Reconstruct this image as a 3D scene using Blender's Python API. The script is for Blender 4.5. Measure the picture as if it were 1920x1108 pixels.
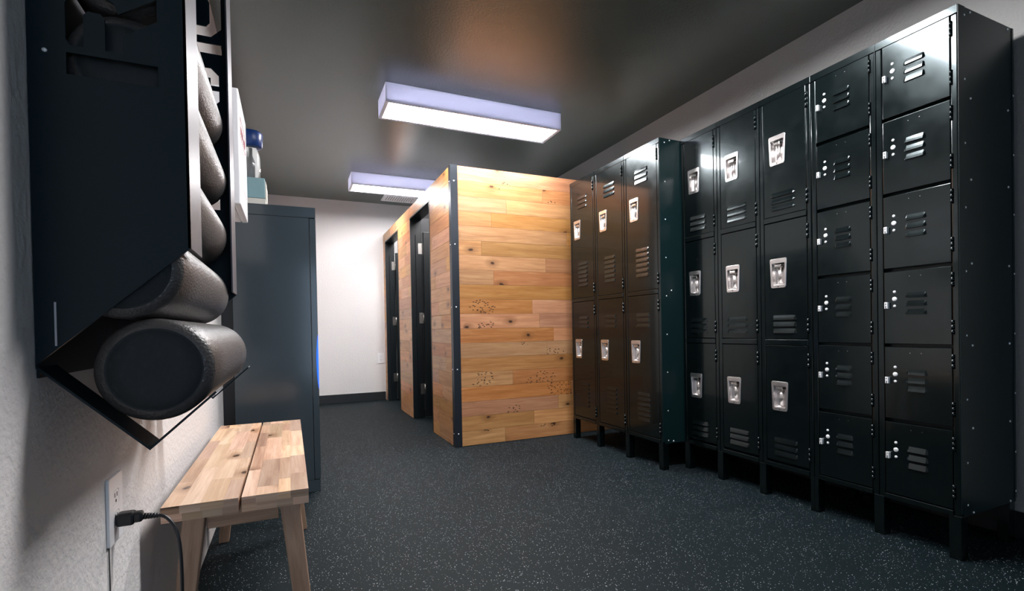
import bpy, bmesh, math, random
from mathutils import Vector, Matrix, Euler

# ------------------------------------------------------------------ reset
for o in list(bpy.data.objects):
    bpy.data.objects.remove(o)
scene = bpy.context.scene
C = scene.collection
rnd = random.Random(7)

# ------------------------------------------------------------------ camera
def make_camera():
    f, yaw, pitch, roll, sx, sy = 933.324, 24.1555, -0.6338, -1.0331, 1.96, 72.43
    ya, pi_, ro = map(math.radians, (yaw, pitch, roll))
    F = Vector((math.sin(ya)*math.cos(pi_), math.cos(ya)*math.cos(pi_), math.sin(pi_)))
    R = Vector((math.cos(ya), -math.sin(ya), 0)); U = R.cross(F)
    R2 = math.cos(ro)*R + math.sin(ro)*U; U2 = -math.sin(ro)*R + math.cos(ro)*U
    cd = bpy.data.cameras.new('camera'); co = bpy.data.objects.new('camera', cd)
    C.objects.link(co)
    m = Matrix((R2, U2, -F)).transposed().to_4x4(); m.translation = (0, 0, .83)
    co.matrix_world = m
    cd.sensor_fit = 'HORIZONTAL'; cd.sensor_width = 36; cd.lens = f/1920*36
    cd.shift_x = -sx/1920; cd.shift_y = sy/1920; cd.clip_start = .02
    scene.camera = co
make_camera()

# ------------------------------------------------------------------ light and exposure
LAMP_STRENGTH = 74.0
LAMP_COLOR = (1.0, .975, .98, 1)
w = bpy.data.worlds.new('world'); scene.world = w; w.use_nodes = True
w.node_tree.nodes['Background'].inputs[0].default_value = (.45, .6, .8, 1)
w.node_tree.nodes['Background'].inputs[1].default_value = 4.6   # cool daylight fill, enters only by the opening added behind the camera
vs = scene.view_settings
scene.display_settings.display_device = 'sRGB'
vs.view_transform = 'Standard'; vs.look = 'None'; vs.gamma = 1; vs.exposure = 0.0
vs.use_curve_mapping = False

# room extents
WX0, WX1, WY0, WY1, CZ = -.305, 2.52, -4.2, 6.12, 2.36

# ------------------------------------------------------------------ materials
MAT = {}
class NT:
    def __init__(s, name):
        s.m = bpy.data.materials.new(name); s.m.use_nodes = True
        s.t = s.m.node_tree; s.b = s.t.nodes['Principled BSDF']; s.out = s.t.nodes['Material Output']
        MAT[name] = s.m
    def n(s, typ, ins=None, **kw):
        x = s.t.nodes.new(typ)
        for k, v in kw.items(): setattr(x, k, v)
        for k, v in (ins or {}).items(): s.set(x, k, v)
        return x
    def set(s, x, k, v):
        i = x.inputs[k]
        if isinstance(v, bpy.types.NodeSocket): s.t.links.new(v, i)
        elif isinstance(v, bpy.types.Node): s.t.links.new(v.outputs[0], i)
        else: i.default_value = v
    def p(s, **kw):
        for k, v in kw.items(): s.set(s.b, k.replace('_', ' '), v)
        return s
    def math(s, op, a, b=None, c=None):
        x = s.n('ShaderNodeMath', operation=op)
        for i, v in enumerate((a, b, c)):
            if v is not None: s.set(x, i, v)
        return x.outputs[0]
    def ramp(s, fac, stops):
        x = s.n('ShaderNodeValToRGB', {0: fac}); e = x.color_ramp.elements
        while len(e) < len(stops): e.new(.5)
        for k, (p, c) in enumerate(stops):
            e[k].position = p; e[k].color = c if len(c) == 4 else (*c, 1)
        return x.outputs[0]
    def mix(s, fac, a, b, mode='MIX'):
        x = s.n('ShaderNodeMix', data_type='RGBA', blend_type=mode)
        s.set(x, 0, fac); s.set(x, 6, a); s.set(x, 7, b)
        return x.outputs[2]
    def bump(s, h, strength, dist):
        x = s.n('ShaderNodeBump', {'Height': h, 'Strength': strength, 'Distance': dist})
        s.set(s.b, 'Normal', x); return x

def simple(name, col, rough=.5, metal=0, noise=0.0, nscale=20, bump=0, bscale=200, bdist=.001, coat=0, spec=.5):
    k = NT(name)
    g = k.n('ShaderNodeTexCoord')
    if noise:
        nz = k.n('ShaderNodeTexNoise', {'Vector': g.outputs['Object'], 'Scale': nscale, 'Detail': 4})
        c = k.mix(nz.outputs[0], tuple(v*(1-noise) for v in col)+(1,), tuple(min(1, v*(1+noise)) for v in col)+(1,))
        k.p(Base_Color=c)
    else: k.p(Base_Color=(*col, 1))
    k.p(Roughness=rough, Metallic=metal)
    k.b.inputs['Specular IOR Level'].default_value = spec
    if coat: k.b.inputs['Coat Weight'].default_value = coat; k.b.inputs['Coat Roughness'].default_value = .08
    if bump:
        nb = k.n('ShaderNodeTexNoise', {'Vector': g.outputs['Object'], 'Scale': bscale, 'Detail': 3})
        k.bump(nb.outputs[0], bump, bdist)
    return k.m

def build_materials():
    # painted walls: orange peel
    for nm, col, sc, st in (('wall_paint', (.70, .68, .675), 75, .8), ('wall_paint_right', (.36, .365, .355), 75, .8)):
        k = NT(nm); g = k.n('ShaderNodeTexCoord')
        n1 = k.n('ShaderNodeTexNoise', {'Vector': g.outputs['Object'], 'Scale': sc, 'Detail': 3, 'Roughness': .55})
        n2 = k.n('ShaderNodeTexNoise', {'Vector': g.outputs['Object'], 'Scale': 3, 'Detail': 3})
        c = k.mix(n2.outputs[0], tuple(v*.97 for v in col)+(1,), tuple(v*1.03 for v in col)+(1,))
        r = k.ramp(n1.outputs[0], [(.38, (0, 0, 0)), (.62, (1, 1, 1))])
        k.p(Base_Color=c, Roughness=.6); k.bump(r, st*.8, .0014)
    # ceiling: charcoal satin paint over orange peel
    k = NT('ceiling_paint'); g = k.n('ShaderNodeTexCoord')
    n1 = k.n('ShaderNodeTexNoise', {'Vector': g.outputs['Object'], 'Scale': 95, 'Detail': 3, 'Roughness': .6})
    k.p(Base_Color=(.092, .118, .108, 1), Roughness=.25); k.b.inputs['Specular IOR Level'].default_value = .72; k.bump(n1.outputs[0], .5, .0025)
    # speckled rubber floor
    k = NT('speckled_rubber'); g = k.n('ShaderNodeTexCoord')
    v = k.n('ShaderNodeTexVoronoi', {'Vector': g.outputs['Object'], 'Scale': 235.0}, feature='F1', voronoi_dimensions='2D')
    wn = k.n('ShaderNodeTexWhiteNoise', {'Vector': v.outputs['Position']})
    nz = k.n('ShaderNodeTexNoise', {'Vector': g.outputs['Object'], 'Scale': 700, 'Detail': 1})
    dist = k.math('ADD', v.outputs['Distance'], k.math('MULTIPLY', k.math('SUBTRACT', nz.outputs[0], .5), .22))
    size = k.math('MULTIPLY', k.math('SUBTRACT', wn.outputs[0], .89), 2.7)
    m1 = k.math('LESS_THAN', dist, size)
    base = k.n('ShaderNodeTexNoise', {'Vector': g.outputs['Object'], 'Scale': 2.2, 'Detail': 5})
    bc = k.mix(base.outputs[0], (.0010, .0048, .0066, 1), (.0020, .0074, .0098, 1))
    fl = k.mix(wn.outputs[1], (.25, .30, .33, 1), (.85, .92, .96, 1))
    k.p(Base_Color=k.mix(m1, bc, fl), Roughness=.62); k.b.inputs['Specular IOR Level'].default_value = .14
    n3 = k.n('ShaderNodeTexNoise', {'Vector': g.outputs['Object'], 'Scale': 260, 'Detail': 3})
    k.bump(n3.outputs[0], .5, .0012)
    # glossy black enamel for the lockers
    k = NT('black_enamel'); g = k.n('ShaderNodeTexCoord')
    n1 = k.n('ShaderNodeTexNoise', {'Vector': g.outputs['Object'], 'Scale': 6, 'Detail': 2})
    n2 = k.n('ShaderNodeTexNoise', {'Vector': g.outputs['Object'], 'Scale': 14, 'Detail': 5})
    k.p(Base_Color=(.0012, .0028, .0032, 1), Roughness=k.ramp(n2.outputs[0], [(.3, (.17,)*3), (.75, (.26,)*3)]))
    k.b.inputs['Specular IOR Level'].default_value = .34; k.b.inputs['Specular Tint'].default_value = (.80, .96, 1, 1)
    k.b.inputs['Coat Weight'].default_value = .34; k.b.inputs['Coat Roughness'].default_value = .06; k.b.inputs['Coat Tint'].default_value = (.9, 1, 1, 1)
    k.bump(n1.outputs[0], .18, .003)
    # enamel on the side panels: duller
    simple('black_side_enamel', (.0035, .0135, .0150), .34, spec=.3, bump=.2, bscale=60, bdist=.0006)
    simple('black_seam', (.002, .002, .002), .6)
    simple('zinc', (.72, .70, .68), .24, 1, noise=.1, nscale=60)
    simple('cup_steel', (.78, .75, .74), .30, 1, noise=.12, nscale=30)
    simple('rivet_steel', (.86, .88, .90), .35, .35)
    simple('dark_recess', (.01, .01, .012), .5)
    simple('rack_steel', (.0025, .0125, .018), .45, 0, spec=.2, noise=.15, nscale=12, bump=.2, bscale=400, bdist=.0004)
    simple('rack_steel_lit', (.085, .085, .098), .38, .2)  # the plate's own folded steel, lightened for the light falling on it
    # foam rollers: beaded grey-black foam
    k = NT('roller_foam'); g = k.n('ShaderNodeTexCoord')
    v = k.n('ShaderNodeTexVoronoi', {'Vector': g.outputs['Object'], 'Scale': 260.0})
    n1 = k.n('ShaderNodeTexNoise', {'Vector': g.outputs['Object'], 'Scale': 14, 'Detail': 4})
    c = k.mix(n1.outputs[0], (.035, .034, .034, 1), (.07, .066, .065, 1))
    k.p(Base_Color=c, Roughness=.36); k.bump(v.outputs[0], .5, .0012)
    k = NT('roller_foam_shaded'); g = k.n('ShaderNodeTexCoord')  # same foam on the roller ends, their shade put into the colour
    v = k.n('ShaderNodeTexNoise', {'Vector': g.outputs['Object'], 'Scale': 90.0, 'Detail': 5})
    c = k.mix(k.ramp(v.outputs[0], [(.52, (0,)*3), (.85, (1,)*3)]), (.0035, .0085, .012, 1), (.012, .022, .028, 1))
    k.p(Base_Color=c, Roughness=.7); k.bump(v.outputs[0], .5, .001)
    # oak planks: uv in metres along the plank, colour attribute carries each board's own tone
    def wood(name, cols, grain, knots, rough, kn_scale=3.2, tonegain=1.0, worms=True):
        k = NT(name)
        uv = k.n('ShaderNodeUVMap', uv_map='UVMap'); at = k.n('ShaderNodeVertexColor', layer_name='tone')
        sep = k.n('ShaderNodeSeparateXYZ', {0: uv.outputs[0]})
        st = k.n('ShaderNodeCombineXYZ', {0: k.math('MULTIPLY', sep.outputs[0], .9), 1: k.math('MULTIPLY', sep.outputs[1], 11)})
        warp = k.n('ShaderNodeTexNoise', {'Vector': st.outputs[0], 'Scale': 1.6, 'Detail': 3})
        st2 = k.n('ShaderNodeVectorMath', {0: st.outputs[0], 1: k.n('ShaderNodeVectorMath', {0: warp.outputs[1], 'Scale': .9}, operation='SCALE').outputs[0]}, operation='ADD')
        g1 = k.n('ShaderNodeTexNoise', {'Vector': st2.outputs[0], 'Scale': 3.2, 'Detail': 6, 'Roughness': .6})
        fine = k.n('ShaderNodeCombineXYZ', {0: k.math('MULTIPLY', sep.outputs[0], 6), 1: k.math('MULTIPLY', sep.outputs[1], 180)})
        g2 = k.n('ShaderNodeTexNoise', {'Vector': fine.outputs[0], 'Scale': 1, 'Detail': 3})
        gm = k.math('ADD', k.math('MULTIPLY', g1.outputs[0], .75), k.math('MULTIPLY', g2.outputs[0], .25))
        gr = k.ramp(gm, [(.32, cols[0]), (.5, cols[1]), (.68, cols[2])])
        sepc = k.n('ShaderNodeSeparateColor', {0: at.outputs[0]})
        hs = k.n('ShaderNodeHueSaturation', {'Hue': k.math('ADD', .488, k.math('MULTIPLY', sepc.outputs[1], .022)), 'Saturation': k.math('ADD', .9, k.math('MULTIPLY', sepc.outputs[2], .2)), 'Value': k.math('ADD', 1-.28*tonegain, k.math('MULTIPLY', sepc.outputs[0], .52*tonegain)), 'Color': gr})
        col = hs.outputs[0]
        if knots:
            kv = k.n('ShaderNodeCombineXYZ', {0: sep.outputs[0], 1: k.math('MULTIPLY', sep.outputs[1], 1.7)})
            kvn = k.n('ShaderNodeTexNoise', {'Vector': kv.outputs[0], 'Scale': 14, 'Detail': 3})
            kv2 = k.n('ShaderNodeVectorMath', {0: kv.outputs[0], 1: k.n('ShaderNodeVectorMath', {0: kvn.outputs[1], 'Scale': .035}, operation='SCALE').outputs[0]}, operation='ADD')
            vo = k.n('ShaderNodeTexVoronoi', {'Vector': kv2.outputs[0], 'Scale': kn_scale}, voronoi_dimensions='2D')
            wn = k.n('ShaderNodeTexWhiteNoise', {'Vector': vo.outputs['Position']})
            on = k.math('GREATER_THAN', wn.outputs[0], .45)
            halo = k.ramp(vo.outputs['Distance'], [(.04, (1,)*3), (.24, (0,)*3)])
            core = k.ramp(vo.outputs['Distance'], [(.035, (1,)*3), (.065, (0,)*3)])
            col = k.mix(k.math('MULTIPLY', k.math('MULTIPLY', halo, on), .62), col, (.19, .075, .025, 1))
            col = k.mix(k.math('MULTIPLY', k.math('MULTIPLY', core, on), .9), col, (.03, .014, .008, 1))
            # wormholes gathered in patches
            pv = k.n('ShaderNodeTexNoise', {'Vector': kv.outputs[0], 'Scale': 2.3, 'Detail': 1})
            pm = k.math('GREATER_THAN', pv.outputs[0], .665 if worms else 9.0)
            wv = k.n('ShaderNodeCombineXYZ', {0: sep.outputs[0], 1: k.math('MULTIPLY', sep.outputs[1], 2.4)})
            hv = k.n('ShaderNodeTexVoronoi', {'Vector': wv.outputs[0], 'Scale': 34}, voronoi_dimensions='2D')
            hn = k.n('ShaderNodeTexWhiteNoise', {'Vector': hv.outputs['Position']})
            hm = k.math('MULTIPLY', k.math('LESS_THAN', hv.outputs['Distance'], .24), k.math('GREATER_THAN', hn.outputs[0], .45))
            col = k.mix(k.math('MULTIPLY', hm, pm), col, (.03, .014, .008, 1))
        k.p(Base_Color=col, Roughness=rough); k.bump(gm, .15, .0008)
    wood('oak_boards', ((.40, .176, .068), (.53, .252, .104), (.65, .35, .160)), 1, True, .36, 3.4, .62)
    wood('acacia_staves', ((.40, .235, .145), (.60, .40, .265), (.74, .545, .40)), 1, True, .38, 4.0, 1.35, False)
    wood('leg_wood', ((.26, .15, .09), (.38, .235, .15), (.48, .32, .22)), 1, False, .45)
    simple('angle_steel', (.035, .042, .052), .38, .7, noise=.2, nscale=8)
    simple('black_door_paint', (.006, .009, .011), .35, bump=.2, bscale=50, bdist=.0006)
    simple('stall_partition', (.12, .12, .125), .5, noise=.05)
    simple('hinge_steel', (.52, .49, .46), .33, 1, noise=.25, nscale=90)
    simple('fixture_white', (.80, .80, .90), .45)
    k = NT('fixture_shell')      # mostly white side walls, translucency added so they look brighter
    df = k.n('ShaderNodeBsdfDiffuse', {'Color': (.78, .78, .86, 1)}); tr = k.n('ShaderNodeBsdfTranslucent', {'Color': (.86, .86, 1, 1)})
    mx = k.n('ShaderNodeMixShader', {0: .125, 1: df, 2: tr}); k.t.links.new(mx.outputs[0], k.out.inputs[0])
    simple('plastic_white', (.80, .80, .82), .35, noise=.02)
    simple('slot_dark', (.02, .02, .02), .6)
    simple('cord_rubber', (.007, .008, .010), .38)
    simple('rubber_base', (.010, .013, .015), .45)
    simple('cabinet_grey', (.038, .052, .062), .13, noise=.06, nscale=3, bump=.15, bscale=30, bdist=.0005)
    simple('fridge_black', (.006, .007, .009), .4)
    simple('sign_red', (.34, .012, .03), .5)
    simple('print_grey', (.45, .45, .48), .5)
    simple('teal_card', (.20, .34, .37), .5, noise=.06)
    simple('cream_card', (.62, .60, .54), .6, noise=.08)
    simple('blue_plastic', (.004, .035, .17), .35)
    k = NT('clear_plastic'); k.p(Base_Color=(.85, .9, .9, 1), Roughness=.12)
    k.b.inputs['Transmission Weight'].default_value = .85; k.b.inputs['IOR'].default_value = 1.4
    simple('glass_dark', (.01, .012, .02), .08)
    def emis(nm, col, st):
        k = NT(nm); k.p(Base_Color=(*col[:3], 1), Emission_Color=col, Emission_Strength=st, Roughness=.5)
    emis('lamp_diffuser', LAMP_COLOR, LAMP_STRENGTH)
    emis('blue_led', (.01, .12, 1, 1), 1.1)
build_materials()

# ------------------------------------------------------------------ mesh helpers
class MB:
    def __init__(s):
        s.bm = bmesh.new(); s.uv = s.bm.loops.layers.uv.new('UVMap'); s.col = s.bm.loops.layers.float_color.new('tone')
    def box(s, a, b, bevel=0, tone=None, axis=0, mi=0, segs=2):
        a, b = [min(p, q) for p, q in zip(a, b)], [max(p, q) for p, q in zip(a, b)]
        vs_ = [s.bm.verts.new((x, y, z)) for x in (a[0], b[0]) for y in (a[1], b[1]) for z in (a[2], b[2])]
        fs = [s.bm.faces.new([vs_[i] for i in q]) for q in ((0, 1, 3, 2), (4, 6, 7, 5), (0, 4, 5, 1), (2, 3, 7, 6), (0, 2, 6, 4), (1, 5, 7, 3))]
        for f in fs: f.material_index = mi
        if bevel:
            es = list({e for f in fs for e in f.edges})
            r = bmesh.ops.bevel(s.bm, geom=es, offset=bevel, segments=segs, affect='EDGES', profile=.5)
            fs = list({f for v in r['verts'] for f in v.link_faces} | {f for f in fs if f.is_valid})
            for f in fs: f.material_index = mi
        if tone is not None:
            off = (tone[3], tone[4])
            s.bm.normal_update()
            oth = [i for i in range(3) if i != axis]
            for f in fs:
                n = f.normal; ax = max(range(3), key=lambda i: abs(n[i]))
                for l in f.loops:
                    c = l.vert.co
                    if ax == axis: uvv = (c[oth[0]]*.15+off[0], c[oth[1]]+off[1])
                    else: uvv = (c[axis]+off[0], c[[i for i in oth if i != ax][0]]+off[1])
                    l[s.uv].uv = uvv; l[s.col] = (tone[0], tone[1], tone[2], 1)
        return fs
    def prism(s, pts, d, mi=0):
        """pts: list of 3-D points of one planar outline; d: extrusion vector"""
        d = Vector(d); a = [s.bm.verts.new(p) for p in pts]; b = [s.bm.verts.new(Vector(p)+d) for p in pts]
        n = len(pts); fs = [s.bm.faces.new(a[::-1]), s.bm.faces.new(b)]
        for i in range(n): fs.append(s.bm.faces.new((a[i], a[(i+1) % n], b[(i+1) % n], b[i])))
        for f in fs: f.material_index = mi
        return fs
    def cyl(s, p0, p1, r0, r1=None, seg=24, mi=0, cap=True):
        r1 = r0 if r1 is None else r1
        p0, p1 = Vector(p0), Vector(p1); d = (p1-p0).normalized()
        u = d.orthogonal().normalized(); v = d.cross(u)
        ra = [s.bm.verts.new(p0+r0*(math.cos(t)*u+math.sin(t)*v)) for t in [2*math.pi*i/seg for i in range(seg)]]
        rb = [s.bm.verts.new(p1+r1*(math.cos(t)*u+math.sin(t)*v)) for t in [2*math.pi*i/seg for i in range(seg)]]
        fs = [s.bm.faces.new((ra[i], ra[(i+1) % seg], rb[(i+1) % seg], rb[i])) for i in range(seg)]
        for f in fs: f.smooth = True
        if cap: fs += [s.bm.faces.new(ra[::-1]), s.bm.faces.new(rb)]
        for f in fs: f.material_index = mi
        return fs
    def lathe(s, base, axis, prof, seg=48, mi=0):
        """prof: list of (distance along axis, radius)"""
        base, d = Vector(base), Vector(axis).normalized(); u = d.orthogonal().normalized(); v = d.cross(u)
        rings = []
        for t, r in prof:
            if r < 1e-6: rings.append([s.bm.verts.new(base+d*t)])
            else: rings.append([s.bm.verts.new(base+d*t+r*(math.cos(2*math.pi*i/seg)*u+math.sin(2*math.pi*i/seg)*v)) for i in range(seg)])
        fs = []
        for A, B in zip(rings, rings[1:]):
            for i in range(seg):
                j = (i+1) % seg
                q = ([A[0]] if len(A) == 1 else [A[i], A[j]]) + ([B[0]] if len(B) == 1 else [B[j], B[i]])
                f = s.bm.faces.new(q); f.smooth = True; f.material_index = mi; fs.append(f)
        return fs
    def tube(s, pts, r, seg=12, mi=0):
        pts = [Vector(p) for p in pts]; prev = None; u = None
        rad = r if isinstance(r, (list, tuple)) else [r]*len(pts)
        for k, p in enumerate(pts):
            d = ((pts[min(k+1, len(pts)-1)]-pts[max(k-1, 0)])).normalized()
            u = d.orthogonal().normalized() if u is None else (u-d*u.dot(d)).normalized()
            v = d.cross(u)
            ring = [s.bm.verts.new(p+rad[k]*(math.cos(2*math.pi*i/seg)*u+math.sin(2*math.pi*i/seg)*v)) for i in range(seg)]
            if prev:
                for i in range(seg):
                    f = s.bm.faces.new((prev[i], prev[(i+1) % seg], ring[(i+1) % seg], ring[i])); f.smooth = True; f.material_index = mi
            else: s.bm.faces.new(ring[::-1]).material_index = mi
            prev = ring
        s.bm.faces.new(prev).material_index = mi
    def build(s, name, mats, parent=None, loc=None, smooth=False):
        bmesh.ops.recalc_face_normals(s.bm, faces=s.bm.faces)
        me = bpy.data.meshes.new(name); s.bm.to_mesh(me); s.bm.free()
        for m in (mats if isinstance(mats, (list, tuple)) else [mats]): me.materials.append(MAT[m])
        if smooth:
            for p in me.polygons: p.use_smooth = True
        return link(name, me, parent, loc)

def link(name, me, parent=None, loc=None):
    o = bpy.data.objects.new(name, me); C.objects.link(o)
    if parent is not None: o.parent = parent
    if loc is not None: o.location = loc
    return o
def tag(o, label=None, cat=None, group=None, kind=None):
    for k, v in (('label', label), ('category', cat), ('group', group), ('kind', kind)):
        if v: o[k] = v
    return o
def empty(name, loc, label=None, cat=None, group=None):
    o = bpy.data.objects.new(name, None); C.objects.link(o); o.location = loc; o.empty_display_size = .1
    return tag(o, label, cat, group)
def copy_tree(o, parent=None):
    c = o.copy(); C.objects.link(c); c.parent = parent
    for ch in [x for x in C.objects if x.parent == o]: copy_tree(ch, c)
    return c
def structure(mb, name, mats): return tag(mb.build(name, mats), kind='structure')

def arc(cx, cy, r, a0, a1, n=6):
    return [(cx+r*math.cos(math.radians(a0+(a1-a0)*i/n)), cy+r*math.sin(math.radians(a0+(a1-a0)*i/n))) for i in range(n+1)]
def round_poly(pts, r, n=5):
    out = []; N = len(pts)
    for i in range(N):
        p, a, b = Vector(pts[i]), Vector(pts[i-1]), Vector(pts[(i+1) % N])
        da, db = (a-p).normalized(), (b-p).normalized()
        q0, q1 = p+da*r, p+db*r
        for k in range(n+1):
            t = k/n; q = (1-t)**2*q0+2*t*(1-t)*p+t*t*q1; out.append((q.x, q.y))
    return out
def sheet(name, outline, holes, thick, fn, mats, parent=None, loc=None, bevel=0):
    """flat sheet with holes: outline and holes are 2-D (a,b); thickness runs c=0..thick; fn(a,b,c)->xyz"""
    cu = bpy.data.curves.new('tmp_sheet', 'CURVE'); cu.dimensions = '2D'; cu.fill_mode = 'BOTH'
    cu.extrude = thick/2-bevel; cu.bevel_depth = bevel; cu.bevel_resolution = 1; cu.offset = -bevel
    for lp in [outline]+list(holes):
        sp = cu.splines.new('POLY'); sp.points.add(len(lp)-1)
        for q, (a, b) in zip(sp.points, lp): q.co = (a, b, 0, 1)
        sp.use_cyclic_u = True
    ob = bpy.data.objects.new('tmp_sheet', cu); C.objects.link(ob)
    dg = bpy.context.evaluated_depsgraph_get(); dg.update()
    me = bpy.data.meshes.new_from_object(ob.evaluated_get(dg), depsgraph=dg)
    bpy.data.objects.remove(ob); bpy.data.curves.remove(cu)
    me.name = name
    for v in me.vertices: v.co = fn(v.co.x, v.co.y, v.co.z+thick/2)
    bm = bmesh.new(); bm.from_mesh(me); bmesh.ops.remove_doubles(bm, verts=bm.verts, dist=1e-5)
    bmesh.ops.recalc_face_normals(bm, faces=bm.faces); bm.to_mesh(me); bm.free()
    for p in me.polygons: p.use_smooth = False
    me.materials.clear()
    for m in (mats if isinstance(mats, (list, tuple)) else [mats]): me.materials.append(MAT[m])
    return link(name, me, parent, loc)

# ------------------------------------------------------------------ room shell
def room():
    m = MB(); m.box((WX0-.1, WY0-.1, -.08), (WX1+.1, WY1+.1, 0)); structure(m, 'floor', 'speckled_rubber')
    m = MB(); m.box((WX0-.1, WY0-.1, CZ), (WX1+.1, WY1+.1, CZ+.08)); structure(m, 'ceiling', 'ceiling_paint')
    m = MB(); m.box((WX0-.1, WY0-.1, 0), (WX0, WY1+.1, CZ)); structure(m, 'wall_left', 'wall_paint')
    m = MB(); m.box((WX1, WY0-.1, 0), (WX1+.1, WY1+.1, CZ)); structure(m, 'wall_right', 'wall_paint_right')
    m = MB(); m.box((WX0, WY1, 0), (WX1, WY1+.1, CZ)); structure(m, 'wall_back', 'wall_paint')
    m = MB(); m.box((WX0, WY0-.1, 0), (.3, WY0, CZ)); m.box((1.9, WY0-.1, 0), (WX1, WY0, CZ)); m.box((.3, WY0-.1, 2.05), (1.9, WY0, CZ)); structure(m, 'wall_front', 'wall_paint_right')  # opening added in this unseen wall to let the cool fill in
    m = MB(); m.box((WX0, WY1-.008, 0), (1.045, WY1, .10), .002); structure(m, 'baseboard_back', 'rubber_base')
    m = MB(); m.box((WX1-.008, WY0, 0), (WX1, 3.36, .10), .002); structure(m, 'baseboard_right', 'rubber_base')
room()

# ------------------------------------------------------------------ ceiling lights
def ceiling_light(y0, y1, label, x0=.568, x1=1.80):
    zb = 2.243
    t = empty('ceiling_light', ((x0+x1)/2, (y0+y1)/2, CZ), label, 'ceiling light', 'box ceiling lights')
    hx, hy = (x1-x0)/2, (y1-y0)/2; h = zb-CZ
    m = MB(); wt = .004
    m.box((-hx, -hy, h), (hx, -hy+wt, 0)); m.box((-hx, hy-wt, h), (hx, hy, 0))
    m.box((-hx, -hy+wt, h), (-hx+wt, hy-wt, 0)); m.box((hx-wt, -hy+wt, h), (hx, hy-wt, 0))
    m.build('housing', 'fixture_shell', t)
    fw = .022
    o = [(-hx+wt, -hy+wt), (hx-wt, -hy+wt), (hx-wt, hy-wt), (-hx+wt, hy-wt)]
    i = [(-hx+fw, -hy+fw), (-hx+fw, hy-fw), (hx-fw, hy-fw), (hx-fw, -hy+fw)]
    sheet('trim_frame', o, [i], .006, lambda a, b, c: (a, b, h+c+.0005), 'fixture_white', t)
    m = MB(); m.box((-hx+fw-.004, -hy+fw-.004, h+.0075), (hx-fw+.004, hy-fw+.004, h+.010)); m.build('diffuser', 'lamp_diffuser', t)
ceiling_light(3.11, 3.392, 'nearer of two white box ceiling lights, lit, in the middle of the ceiling')
ceiling_light(4.975, 5.257, 'farther white box ceiling light, lit, partly hidden behind the wooden cubicle')
ceiling_light(1.245, 1.527, 'lit white box ceiling light overhead, above the top of the photo')

def vent():
    x0, x1, y0, y1 = 1.0, 1.385, 5.67, 5.93
    t = empty('air_vent', ((x0+x1)/2, (y0+y1)/2, CZ), 'white slatted air vent in the ceiling behind the far ceiling light', 'vent')
    hx, hy = (x1-x0)/2, (y1-y0)/2
    sheet('frame', [(-hx, -hy), (hx, -hy), (hx, hy), (-hx, hy)], [[(-hx+.03, -hy+.03), (-hx+.03, hy-.03), (hx-.03, hy-.03), (hx-.03, -hy+.03)]], .012, lambda a, b, c: (a, b, -.0125+c), 'plastic_white', t)
    m = MB(); m.box((-hx+.03, -hy+.03, -.002), (hx-.03, hy-.03, -.001)); m.build('backing', 'slot_dark', t)
    m = MB()
    n = 13
    for k in range(n):
        x = -hx+.035+k*(2*hx-.07)/(n-1)
        m.prism([(x-.009, -hy+.03, -.004), (x-.007, -hy+.03, -.003), (x+.006, -hy+.03, -.011), (x+.004, -hy+.03, -.012)], (0, 2*hy-.06, 0))
    m.build('slats', 'plastic_white', t)
vent()

# ------------------------------------------------------------------ lockers
def door_blank(w, h, holes):
    return [(0, 0), (w, 0), (w, h), (0, h)], holes

def louvre_set(m, specs, shape):
    """specs: (y0,y1,ztop) for every pressed louvre on a door whose face is x=0 (room side is -x)"""
    for y0, y1, zt in specs:
        hh, pr = .021, .0060
        if shape == 'pill':
            hh = .020; e = .008
            pts_t = [(y0+e*.4, zt-.003), (y0+e, zt), (y1-e, zt), (y1-e*.4, zt-.003)]
            low = [(y0, zt-hh), (y0+e, zt-hh), (y1-e, zt-hh), (y1, zt-hh)]
        else:
            e = .010
            pts_t = [(y0, zt), (y0+e, zt+.0005), (y1-e, zt+.0005), (y1, zt)]
            low = [(y0, zt-hh), (y0+e, zt-hh), (y1-e, zt-hh), (y1, zt-hh)]
            pts_t = [(y0, zt-hh*.25), (y0+e*.7, zt), (y1-e*.7, zt), (y1, zt-hh*.25)]
        top = [m.bm.verts.new((-.0002, y, z)) for y, z in pts_t]
        lo = [m.bm.verts.new((-.0002 if i in (0, 3) else -pr, y, z)) for i, (y, z) in enumerate(low)]
        mid = [m.bm.verts.new((-.0002-(pr*.60 if i in (1, 2) else 0), y*.4+yy*.6, z*.45+zz*.55)) for i, ((y, z), (yy, zz)) in enumerate(zip(pts_t, low))]
        for A, B in ((top, mid), (mid, lo)):
            for i in range(3):
                f = m.bm.faces.new((A[i], A[i+1], B[i+1], B[i])); f.smooth = False
        # dark underside slot
        b0 = m.bm.verts.new((-.0004, y0+e, zt-hh)); b1 = m.bm.verts.new((-.0004, y1-e, zt-hh))
        m.bm.faces.new((lo[1], lo[2], b1, b0)).material_index = 1
        m.bm.faces.new((lo[0], lo[1], b0)).material_index = 1
        m.bm.faces.new((lo[2], lo[3], b1)).material_index = 1

def make_hinge(parent, y, z, ln):
    m = MB()
    n = 3; seg = ln/n
    for k in range(n):
        m.cyl((-.0035, y, z+k*seg+.0008), (-.0035, y, z+(k+1)*seg-.0008), .0042, seg=10)
    m.box((-.0012, y, z), (.0012, y+.007, z+ln))
    return m.build('hinge', 'black_enamel', parent)

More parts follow.
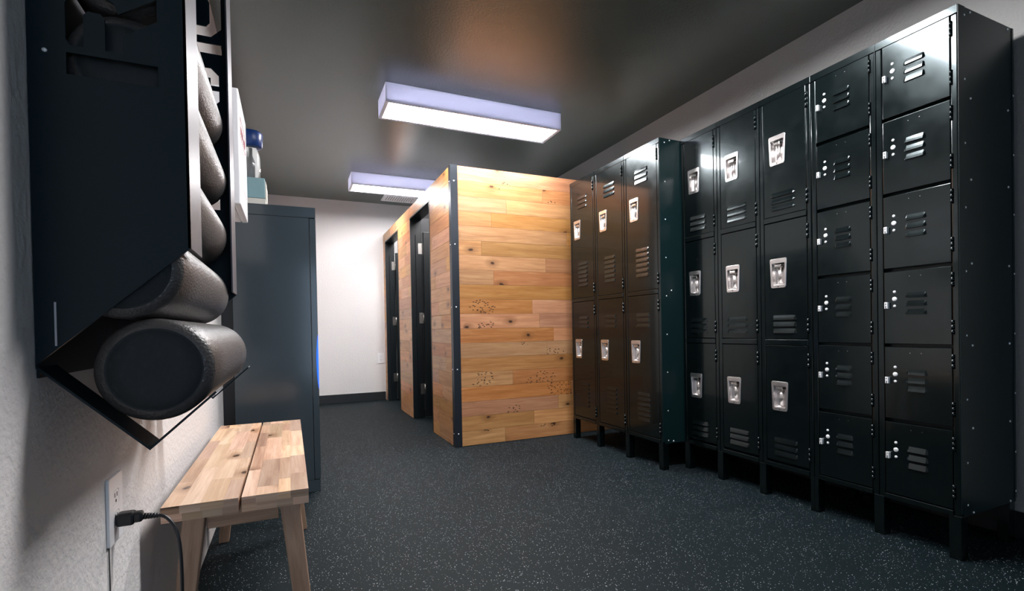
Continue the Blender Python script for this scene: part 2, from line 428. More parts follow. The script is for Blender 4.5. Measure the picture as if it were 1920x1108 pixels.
def cup_handle(door, yc, zt, h):
    """recessed pull: tapered steel plate with a cup behind it and a lift lever; yc centre, zt top"""
    wt, wb = .088, .076
    o = [(yc-wb/2, zt-h), (yc+wb/2, zt-h), (yc+wt/2, zt), (yc-wt/2, zt)]
    i = [(yc-wb/2+.010, zt-h+.015), (yc+wb/2-.010, zt-h+.015), (yc+wt/2-.010, zt-.022), (yc-wt/2+.010, zt-.022)]
    ro = round_poly(o, .010); ri = round_poly(i, .004)
    p = sheet('recessed_handle', ro, [ri], .0035, lambda a, b, c: (-.0035+c, a, b), 'cup_steel', door, bevel=.001)
    p['label'] = 'brushed steel recessed handle'
    m = MB()   # the cup: walls and floor pressed in 28 mm
    d = .026
    n = len(ri); A = [m.bm.verts.new((0, a, b)) for a, b in ri]
    cy = yc; cz = sum(b for a, b in ri)/n
    Bv = [m.bm.verts.new((d, cy+(a-cy)*.90, cz+(b-cz)*.95)) for a, b in ri]
    for k in range(n):
        f = m.bm.faces.new((A[k], A[(k+1) % n], Bv[(k+1) % n], Bv[k])); f.smooth = True
    m.bm.faces.new(Bv)
    # upright ridge in the cup and three bosses beside it
    m.cyl((d-.004, yc+.006, zt-h+.022), (d-.004, yc+.006, zt-.040), .011, seg=14)
    for q, r in ((.034, .0035), (.058, .005), (.082, .0035)):
        m.cyl((d-.007, yc-.021, zt-h+q), (d+.001, yc-.021, zt-h+q), r, seg=12, mi=0)
        m.cyl((d-.0075, yc-.021, zt-h+q), (d-.006, yc-.021, zt-h+q), r*.55, seg=10, mi=1)
    m.cyl((-.0045, yc, zt-h+.0075), (-.002, yc, zt-h+.0075), .0025, seg=10, mi=1)
    m.build('handle_cup', ['cup_steel', 'dark_recess'], door)
    m = MB(); m.box((.003, yc-.010, zt-.043), (.020, yc+.026, zt-.028), .003)
    m.box((.006, yc-.034, zt-.036), (.024, yc-.010, zt-.024), .002, mi=1)
    m.build('lift_lever', ['zinc', 'dark_recess'], door)
    return ri

def handle_hole(yc, zt, h):
    wt, wb = .088, .076
    i = [(yc-wb/2+.008, zt-h+.013), (yc+wb/2-.008, zt-h+.013), (yc+wt/2-.008, zt-.020), (yc-wt/2+.008, zt-.020)]
    return round_poly(i, .004)[::-1]

def make_door(parent, w, h, kind):
    """door local: y 0..w, z 0..h, x=0 outer face"""
    holes = []
    yc = w-.066 if kind != 'box' else 0
    if kind == 'three': zt, hh = h-.170, .138; yc = .246-.021+0-.002-.096+.0; 
    if kind == 'two': zt, hh = h-.271, .139
    if kind == 'three': yc = w-.073
    if kind == 'two': yc = w-.073
    if kind != 'box': holes = [handle_hole(yc, zt, hh)]
    d = sheet('door', [(0, 0), (w, 0), (w, h), (0, h)], holes, .014, lambda a, b, c: (c, a, b), 'black_enamel', parent, bevel=.0018)
    m = MB()
    if kind == 'three':
        louvre_set(m, [(.053, .178, .110-.031*k) for k in range(3)], 'slat')
    elif kind == 'two':
        louvre_set(m, [(.077, .202, h-.105-.032*k) for k in range(3)], 'slat')
        m.build('louvres', ['black_enamel', 'black_seam'], d); m = MB()
        louvre_set(m, [(.077, .202, .255-.0305*k) for k in range(6)], 'slat')
    else:
        louvre_set(m, [(.072, .142, h-.082-.031*k) for k in range(3)], 'pill')
    m.build('louvres', ['black_enamel', 'black_seam'], d)
    if kind == 'box':
        z0 = h-.104
        for q, r in ((.027, .0052), (0, .0085), (-.027, .0052)):
            m = MB(); m.lathe((.002, .178, z0+q), (-1, 0, 0), [(0, r), (.0035, r), (.0045, r*.8), (.005, 0)], seg=16)
            m.build('lock_rivet', 'rivet_steel', d)
        m = MB()   # padlock hasp standing out at the free edge
        m.box((-.013, .196, z0-.036), (-.0005, .2005, z0-.012), .0012)
        m.box((-.013, .204, z0-.036), (-.0005, .2075, z0-.012), .0012)
        m.box((-.013, .196, z0-.016), (-.009, .2075, z0-.011), .001)
        m.cyl((-.009, .198, z0-.024), (-.009, .206, z0-.024), .003, seg=10)
        m.build('hasp', 'rivet_steel', d)['label'] = 'bright metal padlock hasp'
        for y in (.092, .128):
            m = MB(); m.cyl((-.0008, y, h-.022), (.002, y, h-.022), .0014, seg=8); m.build('pin', 'zinc', d)
        make_hinge(d, -.004, h-.073, .052); make_hinge(d, -.004, .035, .052)
    else:
        cup_handle(d, yc, zt, hh)
        make_hinge(d, -.004, h-.10, .068); make_hinge(d, -.004, .025, .068)
    return d

def leg(parent, x, y, wy=.036, wx=.042, h=.153):
    m = MB(); m.box((x, y, 0), (x+wx, y+wy, h), .0015)
    return m.build('leg', 'black_enamel', parent)

def frame(parent, cols, cw, depth, tops, rows, side_panel, zt=1.909, zb=.150, door_x=.003):
    """welded face frame plus body; rows: list of (z0,z1) door openings"""
    W = cols*cw; m = MB()
    # posts between the openings
    for k in range(cols+1):
        y = k*cw
        if k > 0: m.box((0, y-.0235, zb), (.018, y-.0010, zt-.030), .0035)
        if k < cols: m.box((0, y+.0010, zb), (.018, y+.0215, zt-.030), .0035)
    for k in range(cols):
        m.box((-.0005, k*cw+.0006, zt-.029), (.018, (k+1)*cw-.0006, zt), .0012)
        m.box((-.003, k*cw+.022, zb), (.018, (k+1)*cw-.024, rows[-1][0]-.003), .002)
        for (a0, a1), (b0, b1) in zip(rows, rows[1:]):
            if a0-b1 > .012: m.box((-.003, k*cw+.022, b1+.003), (.018, (k+1)*cw-.024, a0-.003), .002)
    # thin joint between neighbouring columns
    for k in range(1, cols): m.box((-.0018, k*cw-.0012, zb+.01), (.010, k*cw+.0012, zt-.0005))
    m.build('face_frame', 'black_enamel', parent)
    m = MB()
    m.box((.018, .0006, zb), (depth, .0030, zt-.001))                       # near side
    m.box((.018, W-.0030, zb), (depth, W-.0006, zt-.001))
    m.box((.0185, .003, zt-.004), (depth, W-.003, zt-.001)); m.box((.0185, .003, zb), (depth, W-.003, zb+.003))
    m.box((depth-.003, .003, zb), (depth, W-.003, zt-.003))
    m.box((.030, .003, zb), (.033, W-.003, zt-.003))                        # dark liner right behind the doors
    m.build('body', 'black_side_enamel', parent)

def rivets(parent, pts, r=.0042):
    first = None
    for x, z in pts:
        if first is None:
            m = MB(); m.lathe((0, 0, 0), (0, -1, 0), [(-.001, r), (.001, r), (.0022, r*.7), (.0027, 0)], seg=12)
            first = m.build('rivet', 'rivet_steel', parent, (x, 0, z))
        else:
            o = link('rivet', first.data, parent, (x, 0, z))

def side_trim(parent, depth, zt=1.909, zb=.150):
    """front return flange of the near end panel (seen as a slightly raised strip)"""
    m = MB(); m.box((.0, -.0012, zb+.012), (.043, .0006, zt-.001), .0004)
    m.box((depth-.012, -.0012, zb+.012), (depth, .0006, zt-.001), .0004)
    return m.build('end_flange', 'black_side_enamel', parent)

LX, LY, CW, DEP = 2.095, .929, .263, .376
def big_bank():
    # two columns of six box lockers
    A = empty('six_tier_locker', (LX, LY, 0), 'tall black steel locker with two columns of six square doors, nearest on the right wall', 'locker', 'black steel lockers')
    edges = [1.880, 1.603, 1.316, 1.030, .743, .4575, .170]
    rowsA = [(b+.003, a) for a, b in zip(edges, edges[1:])]
    frame(A, 2, CW, DEP, None, rowsA, True)
    proto = make_door(A, .2145, rowsA[0][1]-rowsA[0][0], 'box'); proto.location = (.0008, .0235, rowsA[0][0])
    for c in range(2):
        for r, (z0, z1) in enumerate(rowsA):
            if c == r == 0: continue
            d = copy_tree(proto, A); d.location = (.0008, c*CW+.0235, z0)
    side_trim(A, DEP)
    rx = [(.040, z) for z in (1.879, 1.66, 1.441, 1.22, 1.0, .778, .556, .336, .189)]
    rx += [(.078, z) for z in (1.897, 1.6, 1.319, 1.028, .742, .453, .157)]
    rx += [(.335, z) for z in (1.897, 1.6, 1.319, 1.028, .742, .453, .157)]
    rx += [(.372, z) for z in (1.66, 1.441, 1.22, 1.0, .778, .556, .336, .189)]
    rivets(A, rx)
    for k, y in enumerate((0.0, CW-.018, 2*CW-.018)):
        leg(A, 0, y, .018 if k == 2 else .036)
    leg(A, DEP-.05, 0.0); leg(A, DEP-.05, 2*CW-.04)
    # three columns of three doors
    B = empty('three_tier_locker', (LX, LY+2*CW, 0), 'black steel locker with nine doors in three tiers, between the other two lockers', 'locker', 'black steel lockers')
    rowsB = [(1.337, 1.880), (.760, 1.305), (.175, .728)]
    frame(B, 3, CW, DEP, None, rowsB, False)
    hB = .546
    proto = make_door(B, .2145, hB, 'three'); proto.location = (.0008, .0235, rowsB[0][0]-.002)
    for c in range(3):
        for r, (z0, z1) in enumerate(rowsB):
            if c == r == 0: continue
            d = copy_tree(proto, B); d.location = (.0008, c*CW+.0235, z1-hB+.001)
    leg(B, 0, .0003, .018)
    for y in (CW-.018, 2*CW-.018, 3*CW-.038): leg(B, 0, y)
    leg(B, DEP-.05, .03); leg(B, DEP-.05, 3*CW-.05)
big_bank()

def small_bank():
    X, Y, cw = 1.938, 2.2486, .3296
    dep = WX1-X-.012
    A = empty('two_tier_locker', (X, Y, 0), 'black steel locker with six tall doors in two tiers, next to the wooden cubicle', 'locker', 'black steel lockers')
    rows = [(1.045, 1.882), (.178, 1.015)]
    frame(A, 3, cw, .46, None, rows, True, zt=1.905, zb=.152)
    proto = make_door(A, .281, .837, 'two'); proto.location = (.0008, .0235, rows[0][0])
    for c in range(3):
        for r, (z0, z1) in enumerate(rows):
            if c == r == 0: continue
            d = copy_tree(proto, A); d.location = (.0008, c*cw+.0235, z0)
    side_trim(A, .46, 1.905, .152)
    rivets(A, [(.040, z) for z in (1.88, 1.657, 1.441, 1.222, 1.002, .781, .563, .341, .170)] + [(.078, z) for z in (1.896, 1.034, .162)])
    for y in (0, cw-.018, 2*cw-.018, 3*cw-.036): leg(A, 0, y)
    leg(A, .41, .01); leg(A, .41, 3*cw-.045)
small_bank()

# ------------------------------------------------------------------ oak clad cubicle
BX, BY, BZ = 1.05, 3.36, 1.985
ROW = BZ/19
def board_set(m, rects, s0, s1, mk, rng, lmin, lmax, seed_joints=None):
    """horizontal boards between s0..s1, clipped to the rects (sa,sb,za,zb); mk(sa,sb,za,zb,tone) adds one board"""
    for r in range(19):
        za, zb = r*ROW, (r+1)*ROW
        s = s0-rng.uniform(0, lmax*.8)
        joints = (seed_joints or {}).get(r)
        cuts = []
        if joints is not None: cuts = [s0-.01]+joints+[s1+.01]
        else:
            while s < s1: cuts.append(s); s += rng.uniform(lmin, lmax)
            cuts.append(s)
        for a, b in zip(cuts, cuts[1:]):
            t = (rng.random(), rng.random(), rng.random(), rng.uniform(0, 60), rng.uniform(0, 60))
            for (ra, rb, rza, rzb) in rects:
                x0, x1, z0, z1 = max(a, ra), min(b, rb), max(za, rza), min(zb, rzb)
                if x1-x0 > .004 and z1-z0 > .004: mk(x0+.0006, x1-.0006, z0+.0006, z1-.0006, t)
def cubicle():
    T = empty('changing_cubicle', (BX, BY, 0), 'large oak-boarded cubicle block with two black doorways, beyond the lockers', 'cubicle')
    rng = random.Random(11)
    m = MB()
    # row 0 is at the floor; board ends read off the photo (metres from the corner)
    J = {18: [1.12], 17: [.72], 16: [.42], 15: [.30], 14: [.93], 13: [.22], 12: [.74, 1.05], 11: [.31], 10: [1.4], 9: [.62], 8: [.68], 7: [.80], 6: [.74], 5: [1.2], 4: [.45], 3: [.95], 2: [.83], 1: [.62], 0: [.38]}
    board_set(m, [(0.012, WX1-BX-.004, .002, BZ)], 0, WX1-BX, lambda a, b, c, d, t: m.box((a, 0, c), (b, .014, d), .0006, t, 0, segs=1), rng, .4, 1.3, J)
    m.build('front_boards', 'oak_boards', T)
    D1, D2, ZT = (3.952-BY, 4.662-BY), (5.235-BY, 5.995-BY), 1.885
    L = WY1-BY-.004
    m = MB()
    board_set(m, [(.0, D1[0], .002, BZ), (D1[0], D1[1], ZT, BZ), (D1[1], D2[0], .002, BZ), (D2[0], D2[1], ZT, BZ), (D2[1], L, .002, BZ)], 0, L,
              lambda a, b, c, d, t: m.box((0, a, c), (.012, b, d), .0006, t, 1, segs=1), rng, .25, .8)
    m.build('side_boards', 'oak_boards', T)
    # wall core behind the boards, in black where seen, top cap in oak
    m = MB()
    m.box((.0125, .0145, .001), (WX1-BX-.006, .10, BZ-.002))
    for a, b in ((.10, D1[0]), (D1[1], D2[0]), (D2[1], L)): m.box((.0125, a, .001), (.10, b, BZ-.002))
    for a, b in (D1, D2): m.box((.0125, a, ZT), (.10, b, BZ-.002))
    m.box((.10, 1.74-.03, .001), (WX1-BX-.006, 1.74+.03, BZ-.002))
    m.build('wall_core', 'stall_partition', T)
    for (a, b) in (D1, D2):     # black jamb lining of each doorway
        m = MB()
        m.box((-.002, b-.012, .001), (.105, b-.0002, ZT-.0002)); m.box((-.002, a+.0002, .001), (.105, a+.012, ZT-.0002))
        m.box((-.002, a+.012, ZT-.013), (.105, b-.012, ZT-.0002))
        m.box((.045, b-.026, .001), (.058, b-.012, ZT-.16))
        m.build('door_jamb', 'black_door_paint', T)
    # doors swung inwards off the far jamb
    for (a, b) in (D1, D2):
        d = MB(); d.box((.112, b-.055, .02), (.112+.66, b-.015, 1.75), .003)
        dd = d.build('door', 'black_door_paint', T)
        for z in (.225, .895, 1.55):
            hm = MB(); hm.box((.070, b-.0135, z), (.108, b-.0125+.0004, z+.10), .0004)
            hm.cyl((.112, b-.0175, z), (.112, b-.0175, z+.10), .0055, seg=12)
            for q in (.018, .05, .082): hm.cyl((.086, b-.0148, z+q), (.086, b-.0125, z+q), .0035, seg=8, mi=0)
            hm.build('hinge', 'hinge_steel', dd)
    # steel angle over the corner with its bolts
    m = MB()
    m.box((-.004, -.004, .001), (.048, -.0005, BZ+.002)); m.box((-.004, -.0005, .001), (-.0005, .045, BZ+.002))
    m.build('corner_angle', 'angle_steel', T)['label'] = 'dark steel corner angle'
    for z in (1.873, 1.429, .989, .549, .094):
        for ax in (0, 1):
            m = MB(); p = (.021, -.004, z) if ax == 0 else (-.004, .024, z)
            m.lathe(p, (0, -1, 0) if ax == 0 else (-1, 0, 0), [(0, .005), (.0018, .0045), (.003, 0)], seg=10)
            m.build('bolt', 'rivet_steel', T)
cubicle()

# ------------------------------------------------------------------ bench
def staves(m, x0, x1, y0, y1, z0, z1, rng, w=.034):
    n = max(1, round((x1-x0)/w)); zs = [z0, (z0+z1)/2, z1]
    for layer in range(2):
        xs = [x0]+[x0+(x1-x0)*(k+(rng.uniform(-.2, .2)))/n for k in range(1, n)]+[x1]
        for a, b in zip(xs, xs[1:]):
            y = y0-rng.uniform(0, .25)
            while y < y1:
                e = y+rng.uniform(.14, .42)
                ya, yb = max(y, y0), min(e, y1)
                if y1-yb < .04: yb = y1; e = y1
                if yb-ya > .002:
                    t = (rng.random(), rng.random(), rng.random(), rng.uniform(0, 60), rng.uniform(0, 60))
                    m.box((a+.00008, ya+.00008, zs[layer]), (b-.00008, yb-.00008, zs[layer+1]), 0, t, 1)
                y = e
def bench():
    z1, z0 = .45, .415
    T = empty('bench', (-.115, 1.84, 0), 'low wooden butcher-block bench with two planks along the left wall', 'bench')
    T0 = Vector(T.location)
    rng = random.Random(5)
    for xa, xb in ((-.267, -.1165), (-.1105, .034)):
        m = MB(); staves(m, xa-T0.x, xb-T0.x, 1.311-T0.y, 2.365-T0.y, z0, z1, rng)
        m.build('seat_plank', 'acacia_staves', T)
    def lg(xt, xb, yt, yb):
        m = MB(); wv, dv = .022, .022
        pts = []
        t = (rng.random()*.5+.25, .5, .5, rng.uniform(0, 60), rng.uniform(0, 60))
        fs = m.box((-wv, -dv, 0), (wv, dv, z0-.001), .002, t, 2)
        for v in m.bm.verts:
            k = v.co.z/(z0-.001); s = .80+.24*k
            v.co.x = v.co.x*s+(xb+(xt-xb)*k)-T0.x; v.co.y = v.co.y*s+(yb+(yt-yb)*k)-T0.y
        m.build('leg', 'leg_wood', T)
    for yt, yb in ((1.385, 1.352), (2.255, 2.29)):
        lg(-.212, -.257, yt, yb); lg(-.010, .032, yt, yb)
    for y in (1.385, 2.255):
        m = MB(); m.box((-.1885-T0.x, y-.014-T0.y, z0-.047), (-.034-T0.x, y+.014-T0.y, z0-.001), .002, (.3, .5, .5, 3, 4), 0)
        m.build('cross_rail', 'leg_wood', T)
bench()

# ------------------------------------------------------------------ wall rack and its foam rollers
PY, PY2, LIPX = .849, 1.535, -.128
def R_holes(dz, x0=-.264, x1=-.162, z=1.18):
    """stencilled letter R lying on its back, tops to the left: openings as (x,z) loops"""
    z += dz
    stem = [(x0, z), (x1, z), (x1, z+.029), (x0, z+.029)]
    q = [(.019, .039), (.019, .082), (.024, .088), (.038, .088), (.0425, .082), (.0425, .039), (.062, .039), (.062, .063), (.102, .092), (.102, .123),
         (.058, .092), (.053, .105), (.041, .113), (.020, .113), (.006, .106), (0, .094), (0, .047), (.004, .039)]
    bow = [(x0+a, z+b) for a, b in q]
    return [stem, bow]
def O_holes(z, x0=-.264, x1=-.158):
    h = .046; c = .018
    lower = [(x0, z+c), (x0+c, z), (x1-c, z), (x1, z+c), (x1, z+h), (x1-.019, z+h), (x1-.019, z+.026), (x0+.019, z+.026), (x0+.019, z+h), (x0, z+h)]
    z2 = z+h+.012
    upper = [(x0, z2), (x0+.019, z2), (x0+.019, z2+.02), (x1-.019, z2+.02), (x1-.019, z2), (x1, z2), (x1, z2+h-c), (x1-c, z2+h), (x0+c, z2+h), (x0, z2+h-c)]
    return [lower, upper]
def U_holes(z, x0=-.264, x1=-.150):
    r = [(x0, z), (x1, z), (x1, z+.026), (x0, z+.026)]
    c = .024; z += .044
    u = [(x0, z), (x1-c, z), (x1, z+c), (x1, z+.105), (x1-c, z+.125), (x0, z+.125), (x0, z+.10), (x1-.032, z+.10), (x1-.026, z+.09), (x1-.026, z+.036), (x1-.034, z+.026), (x0, z+.026)]
    return [r, u]
def rack():
    T = empty('roller_rack', (WX0, 1.19, .793), 'dark steel wall rack with stencilled letters, holding black foam rollers at left', 'rack')
    o = Vector(T.location)
    def V(x, y, z): return (x-o.x, y-o.y, z-o.z)
    for idx, (y, dz) in enumerate(((PY, 0), (PY2, -.020))):
        sgn = 1 if idx == 0 else -1
        th = .0035
        zl, zr = .793+dz, .955+dz
        out = [(WX0+.001, zl), (LIPX, zr), (LIPX, 2.05), (WX0+.001, 2.05)]
        holes = R_holes(dz)+O_holes(1.43)+U_holes(1.572)
        holes = [h[::-1] for h in holes]
        ya = y if idx == 0 else y-th
        sheet('side_plate', out, holes, th, lambda a, b, c: V(a, ya+c, b), 'rack_steel', T)
        m = MB()        # front lip folded inwards
        L = .102
        y0, y1 = (y, y+L) if idx == 0 else (y-L, y)
        m.prism([V(LIPX, y0, zr if idx == 0 else zr+.0), V(LIPX, y1, zr), V(LIPX, y1, 2.05), V(LIPX, y0, 2.05)], (-.0032, 0, 0))
        m.build('front_lip', 'rack_steel_lit', T)
        # folded V foot carrying the lowest roller
        A, B, Cc = (WX0+.001, .793+dz*.4), (-.183, .672+dz*.2), (-.102, .746+dz*.2)
        t = .003; n1 = Vector((B[0]-A[0], B[1]-A[1])).normalized(); n1 = Vector((-n1.y, n1.x))
        n2 = Vector((Cc[0]-B[0], Cc[1]-B[1])).normalized(); n2 = Vector((-n2.y, n2.x))
        F = .058; y0, y1 = (y, y+F) if idx == 0 else (y-F, y)
        m = MB()
        prof = [A, B, Cc, (Cc[0]-n2.x*t, Cc[1]-n2.y*t), (B[0], B[1]-t*1.4), (A[0], A[1]-t*1.4)]
        m.prism([V(px, y0, pz) for px, pz in prof], (0, y1-y0, 0))
        m.build('roller_cradle', 'rack_steel', T)
    m = MB(); m.box(V(WX0+.0004, PY+.0040, .776), V(WX0+.0035, PY2-.0045, 2.05)); m.build('back_shade_sheet', 'rack_steel', T)  # dark sheet standing in for the wall's deep shade behind the rollers
    m = MB(); m.box(V(-.2835, PY-.0006, .818), V(-.2812, PY-.0001, .876)); m.build('pale_strip', 'print_grey', T)  # thin pale upright strip on the near plate
    m = MB(); m.lathe(V(-.286, PY, 1.207), (0, -1, 0), [(0, .003), (.001, .0028), (.0015, 0)], seg=10); m.build('screw', 'rivet_steel', T)
rack()
RL = .60
def rollers():
    data = [(-.1768, .7800, .0740), (-.2130, .9265, .0730), (-.2115, 1.0725, .0720), (-.2060, 1.2125, .0680), (-.2110, 1.3500, .0685)]
    labs = ['lowest black foam roller, its round end facing the camera in the rack foot',
            'second foam roller from the bottom, just under the slanted rack edge',
            'third foam roller from the bottom of the rack, seen through the gap',
            'fourth foam roller from the bottom, dimpled, seen through the gap',
            'topmost foam roller in the rack, dimpled and brightly lit along its edge']
    for (x, z, r), lb in zip(data, labs):
        t = empty('foam_roller', (x, .862, z-r), lb, 'foam roller', 'foam rollers in the wall rack')
        m = MB(); e = .011
        m.lathe((0, 0, r), (0, 1, 0), [(0, r-e*1.3), (.003, r-e*.35), (e, r), (RL*.25, r), (RL*.5, r), (RL*.75, r), (RL-e, r), (RL-.003, r-e*.35), (RL, r-e*1.3)], seg=64)
        m.build('foam_body', 'roller_foam', t)
        for y, s in ((0, 1), (RL, -1)):
            m = MB()
            m.lathe((0, y, r), (0, s, 0), [(0.0001, r-e*1.3), (.0010, r-.0165), (-.0006, r-.018), (-.0004, r*.5), (-.0002, 0)], seg=64)
            m.build('end_face', 'roller_foam_shaded', t)
rollers()

# ------------------------------------------------------------------ wall outlet, cord, wire
def outlet_plate(name_loc, w, h, face, label, cat='wall outlet'):
    """face '+x' on the left wall, '-y' on the back wall"""
    T = empty('wall_outlet', name_loc, label, cat)
    def fn(a, b, c):
        return (c, a, b) if face == '+x' else (a, -c, b)
    o = round_poly([(-w/2, -h/2), (w/2, -h/2), (w/2, h/2), (-w/2, h/2)], .004)
    holes = []
    recs = []
    for s in (-1, 1):
        hz = s*.0195
        hole = round_poly([(-.0165, hz-.0135), (.0165, hz-.0135), (.0165, hz+.0135), (-.0165, hz+.0135)], .006)
        holes.append(hole[::-1]); recs.append((hz, hole))
    sheet('cover_plate', o, holes, .0055, fn, 'plastic_white', T, bevel=.0012)
    for hz, hole in recs:
        ins = [(a*.97, hz+(b-hz)*.97) for a, b in hole]
        r = sheet('receptacle', ins, [], .005, fn, 'plastic_white', T)
        m = MB()
        for a in (-.0063, .0063):
            p = [fn(a-.001, hz+.001, .0051), fn(a+.001, hz+.001, .0051), fn(a+.001, hz+.009, .0051), fn(a-.001, hz+.009, .0051)]
            q = fn(0, 0, .0004); m.prism(p, q)
        ring = [fn(.003*math.cos(k*math.pi/4), hz-.006+.003*math.sin(k*math.pi/4), .0051) for k in range(8)]
        m.prism(ring, fn(0, 0, .0004))
        m.build('slots', 'slot_dark', r)
    return T
OY, OZ = 1.140, .512
outlet_plate((WX0+.0003, OY, OZ), .078, .122, '+x', 'white duplex wall outlet on the left wall with a black plug in it')
outlet_plate((.993, WY1-.0003, .503), .076, .125, '-y', 'small white wall outlet low on the far wall beside the cubicle')
def cord():
    T = empty('power_cord', (WX0+.006, OY, OZ-.028), 'black power plug and cord hanging from the left wall outlet', 'power cord')
    o = Vector(T.location)
    def V(x, y, z): return (x-o.x, y-o.y, z-o.z)
    m = MB()
    zc = OZ-.022
    m.box(V(WX0+.0064, OY-.0125, zc-.012), V(WX0+.034, OY+.0125, zc+.012), .0045)
    m.box(V(WX0+.030, OY-.0095, zc-.009), V(WX0+.046, OY+.0095, zc+.010), .004)
    m.build('plug', 'cord_rubber', T)
    m = MB()
    for k in range(6): m.cyl(V(WX0+.044+k*.0045, OY, zc-.0005-k*.0004), V(WX0+.0472+k*.0045, OY, zc-.0008-k*.0004), .0062-.0003*k, seg=14)
    m.cyl(V(WX0+.040, OY, zc), V(WX0+.071, OY, zc-.0025), .0038, seg=12)
    m.build('strain_relief', 'cord_rubber', T)
    ctrl = [(WX0+.066, OY, zc-.002), (WX0+.082, OY-.004, zc-.007), (WX0+.096, OY-.010, zc-.024), (WX0+.104, OY-.014, zc-.052), (WX0+.107, OY-.014, zc-.10), (WX0+.106, OY-.01, zc-.18), (WX0+.10, OY, zc-.30), (WX0+.085, OY+.01, zc-.42), (WX0+.06, OY+.02, .012), (WX0+.03, OY+.10, .0045), (WX0+.022, OY+.25, .0045)]
    P = [Vector(V(*c)) for c in ctrl]; pts = []
    Q = [P[0]]+P+[P[-1]]
    for i in range(1, len(Q)-2):
        for k in range(8):
            t = k/8; a, b, c, d = Q[i-1:i+3]
            pts.append(.5*((2*b)+(-a+c)*t+(2*a-5*b+4*c-d)*t*t+(-a+3*b-3*c+d)*t**3))
    pts.append(P[-1])
    m = MB(); m.tube(pts, .0033); m.build('cord', 'cord_rubber', T)
    m = MB(); m.cyl((WX0+.0022, 1.107, OZ-.061), (WX0+.0022, 1.107, .01), .0013, seg=8)
    tag(m.build('thin_wire', 'rubber_base'), 'thin dark wire running down the left wall below the outlet', 'wire')
cord()

# ------------------------------------------------------------------ white wall cabinet with red print
def first_aid_box():
    x1, ya, yb, za, zb = -.140, 1.885, 2.20, 1.262, 1.645
    T = empty('first_aid_cabinet', (WX0+.0005, (ya+yb)/2, za), 'white metal cabinet with red printed heading on the left wall past the rack', 'wall cabinet')
    o = Vector(T.location)
    def V(x, y, z): return (x-o.x, y-o.y, z-o.z)
    m = MB(); m.box(V(WX0+.0005, ya, za), V(x1-.022, yb, zb), .003); m.build('body', 'plastic_white', T)
    m = MB(); m.box(V(x1-.021, ya-.001, za-.001), V(x1, yb+.001, zb+.001), .004)
    d = m.build('door', 'plastic_white', T)
    def strip(y0, y1, z0, z1, mat, name):
        m = MB(); m.box(V(x1-.0002, y0, z0), V(x1+.0006, y1, z1)); return m.build(name, mat, d)
    # red heading: outlined bar with lettering
    for a in ((ya+.05, yb-.05, 1.567, 1.571), (ya+.05, yb-.05, 1.503, 1.507), (ya+.05, ya+.054, 1.503, 1.571), (yb-.054, yb-.05, 1.503, 1.571)): strip(*a, 'sign_red', 'red_border')
    def text(s, y, z, size, mat):
        cu = bpy.data.curves.new('lettering', 'FONT'); cu.body = s; cu.size = size; cu.align_x = 'CENTER'; cu.extrude = .0004
        ob = bpy.data.objects.new('tmp', cu); C.objects.link(ob)
        dg = bpy.context.evaluated_depsgraph_get(); dg.update()
        me = bpy.data.meshes.new_from_object(ob.evaluated_get(dg), depsgraph=dg)
        bpy.data.objects.remove(ob)
        for v in me.vertices: v.co = V(x1+.0004+v.co.z, y+v.co.x, z+v.co.y)
        me.materials.clear(); me.materials.append(MAT[mat]); link('lettering', me, d)
    yc = (ya+yb)/2
    text('FIRST AID', yc, 1.518, .040, 'sign_red')
    for k, ww in enumerate((.07, .09, .06)): strip(yc-ww, yc+ww, 1.47-.018*k, 1.474-.018*k, 'print_grey', 'grey_print')
    strip(ya+.045, ya+.048, 1.345, 1.415, 'sign_red', 'red_border'); strip(ya+.045, yb-.03, 1.343, 1.346, 'sign_red', 'red_border')
first_aid_box()

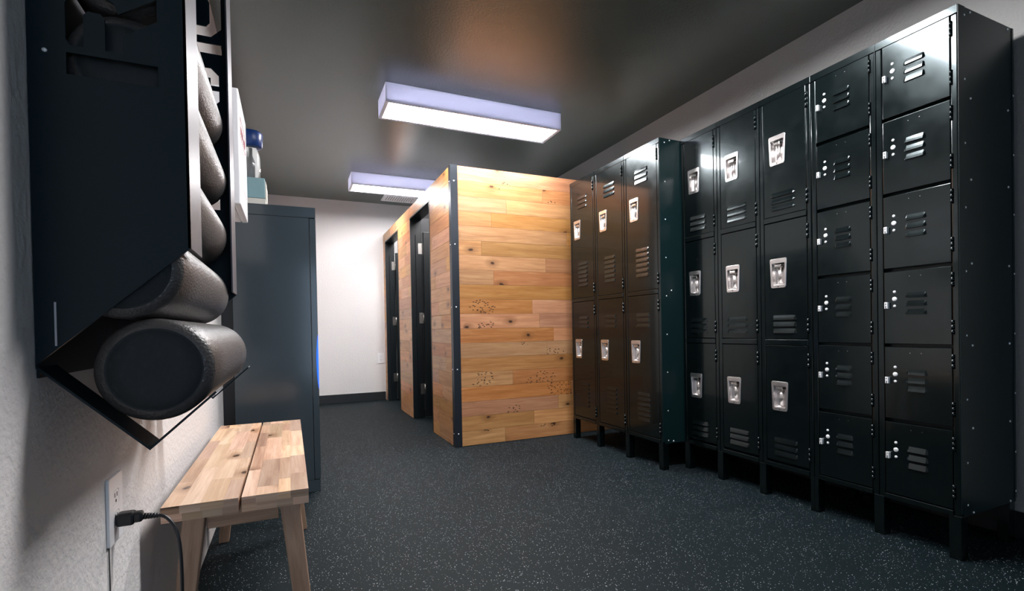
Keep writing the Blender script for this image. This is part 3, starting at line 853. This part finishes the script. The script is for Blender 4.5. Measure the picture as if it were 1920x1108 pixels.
# ------------------------------------------------------------------ grey drinks cooler and things on it
def cooler():
    x0, x1, y0, y1, zt = -.252, .134, 2.780, 3.40, 1.475
    T = empty('drinks_cooler', ((x0+x1)/2, (y0+y1)/2, 0), 'tall dark grey drinks cooler beyond the bench, blue light at its edge', 'cooler')
    o = Vector(T.location)
    def V(x, y, z): return (x-o.x, y-o.y, z-o.z)
    m = MB(); m.box(V(x0, y0, .062), V(x1-.032, y1, zt-.055), .002); m.build('body', 'cabinet_grey', T)
    m = MB(); m.box(V(x0, y0, zt-.0545), V(x1, y1, zt), .003); m.build('top_cap', 'cabinet_grey', T)
    m = MB(); m.box(V(x0+.01, y0+.001, 0), V(x1-.002, y1-.001, .0615), .002); m.build('kick_plate', 'cabinet_grey', T)
    # door: frame, glass, light edge
    m = MB()
    m.box(V(x1-.030, y0+.0005, .064), V(x1, y0+.040, zt-.057), .002); m.box(V(x1-.030, y1-.040, .064), V(x1, y1, zt-.057), .002)
    m.box(V(x1-.030, y0+.040, .064), V(x1, y1-.040, .12)); m.box(V(x1-.030, y0+.040, zt-.11), V(x1, y1-.040, zt-.057))
    d = m.build('door', 'cabinet_grey', T)
    m = MB(); m.box(V(x1-.020, y0+.040, .12), V(x1-.012, y1-.040, zt-.11)); m.build('glass', 'glass_dark', d)
    # slim blue lamp let into the edge of the door
    m = MB(); n = 18; zc, hz = .675, .145
    pts = [V(x1+.0003, y0-.0004, zc-hz)]
    for k in range(n+1):
        a = -1+2*k/n; pts.append(V(x1-.0095*(1-a*a)**.8, y0-.0004, zc+hz*a))
    pts = pts[1:]
    m.prism([(p[0], p[1], p[2]) for p in pts], (0, .0008, 0))
    m.build('edge_light', 'blue_led', d)['label'] = 'blue glowing door edge'
    m = MB(); m.box(V(WX0+.002, y0+.03, 0.0), V(x0-.001, y1-.02, zt-.05)); m.build('grille_and_gap_shade', 'fridge_black', T)  # black back grille, with the shade of the wall gap put in
    # two-tone carton on top
    bx0, bx1, by0, by1, bz = -.236, -.098, 2.86, 3.06, zt
    B = empty('carton', ((bx0+bx1)/2, (by0+by1)/2, bz), 'small carton with pale teal lid on top of the cooler', 'box')
    q = Vector(B.location)
    def W(x, y, z): return (x-q.x, y-q.y, z-q.z)
    m = MB(); m.box(W(bx0, by0, bz+.0003), W(bx1, by1, bz+.046), .002); m.build('base', 'cream_card', B)
    m = MB(); m.box(W(bx0-.002, by0-.002, bz+.0465), W(bx1-.003, by1+.002, bz+.150), .002); m.build('lid', 'teal_card', B)
    m = MB()
    for k in range(9): m.box(W(bx1-.0028, by0+.004+k*.021, bz+.047), W(bx1+.002+.0015*(k % 2), by0+.022+k*.021, bz+.135-.006*(k % 3)), .001)
    m.build('flap', 'cream_card', B)
    # clear jug with blue cap
    jx, jy, jz = -.168, 2.955, bz+.1505
    Jg = empty('water_jug', (jx, jy, jz), 'clear plastic bottle with big blue cap standing on the teal carton', 'bottle')
    m = MB(); m.lathe((0, 0, 0), (0, 0, 1), [(0, 0), (0, .040), (.004, .044), (.09, .045), (.13, .044), (.155, .038), (.175, .030), (.19, .026)], seg=40)
    m.build('bottle_body', 'clear_plastic', Jg)
    m = MB(); m.lathe((0, 0, .18), (0, 0, 1), [(0, .028), (0, .052), (.004, .056), (.070, .060), (.078, .056), (.080, 0)], seg=40)
    m.build('cap', 'blue_plastic', Jg)
    m = MB(); m.lathe((0, 0, .002), (0, 0, 1), [(0, 0), (0, .014), (.10, .014), (.13, .006), (.17, .006), (.17, 0)], seg=20)
    m.build('dip_tube', 'fridge_black', Jg)
cooler()
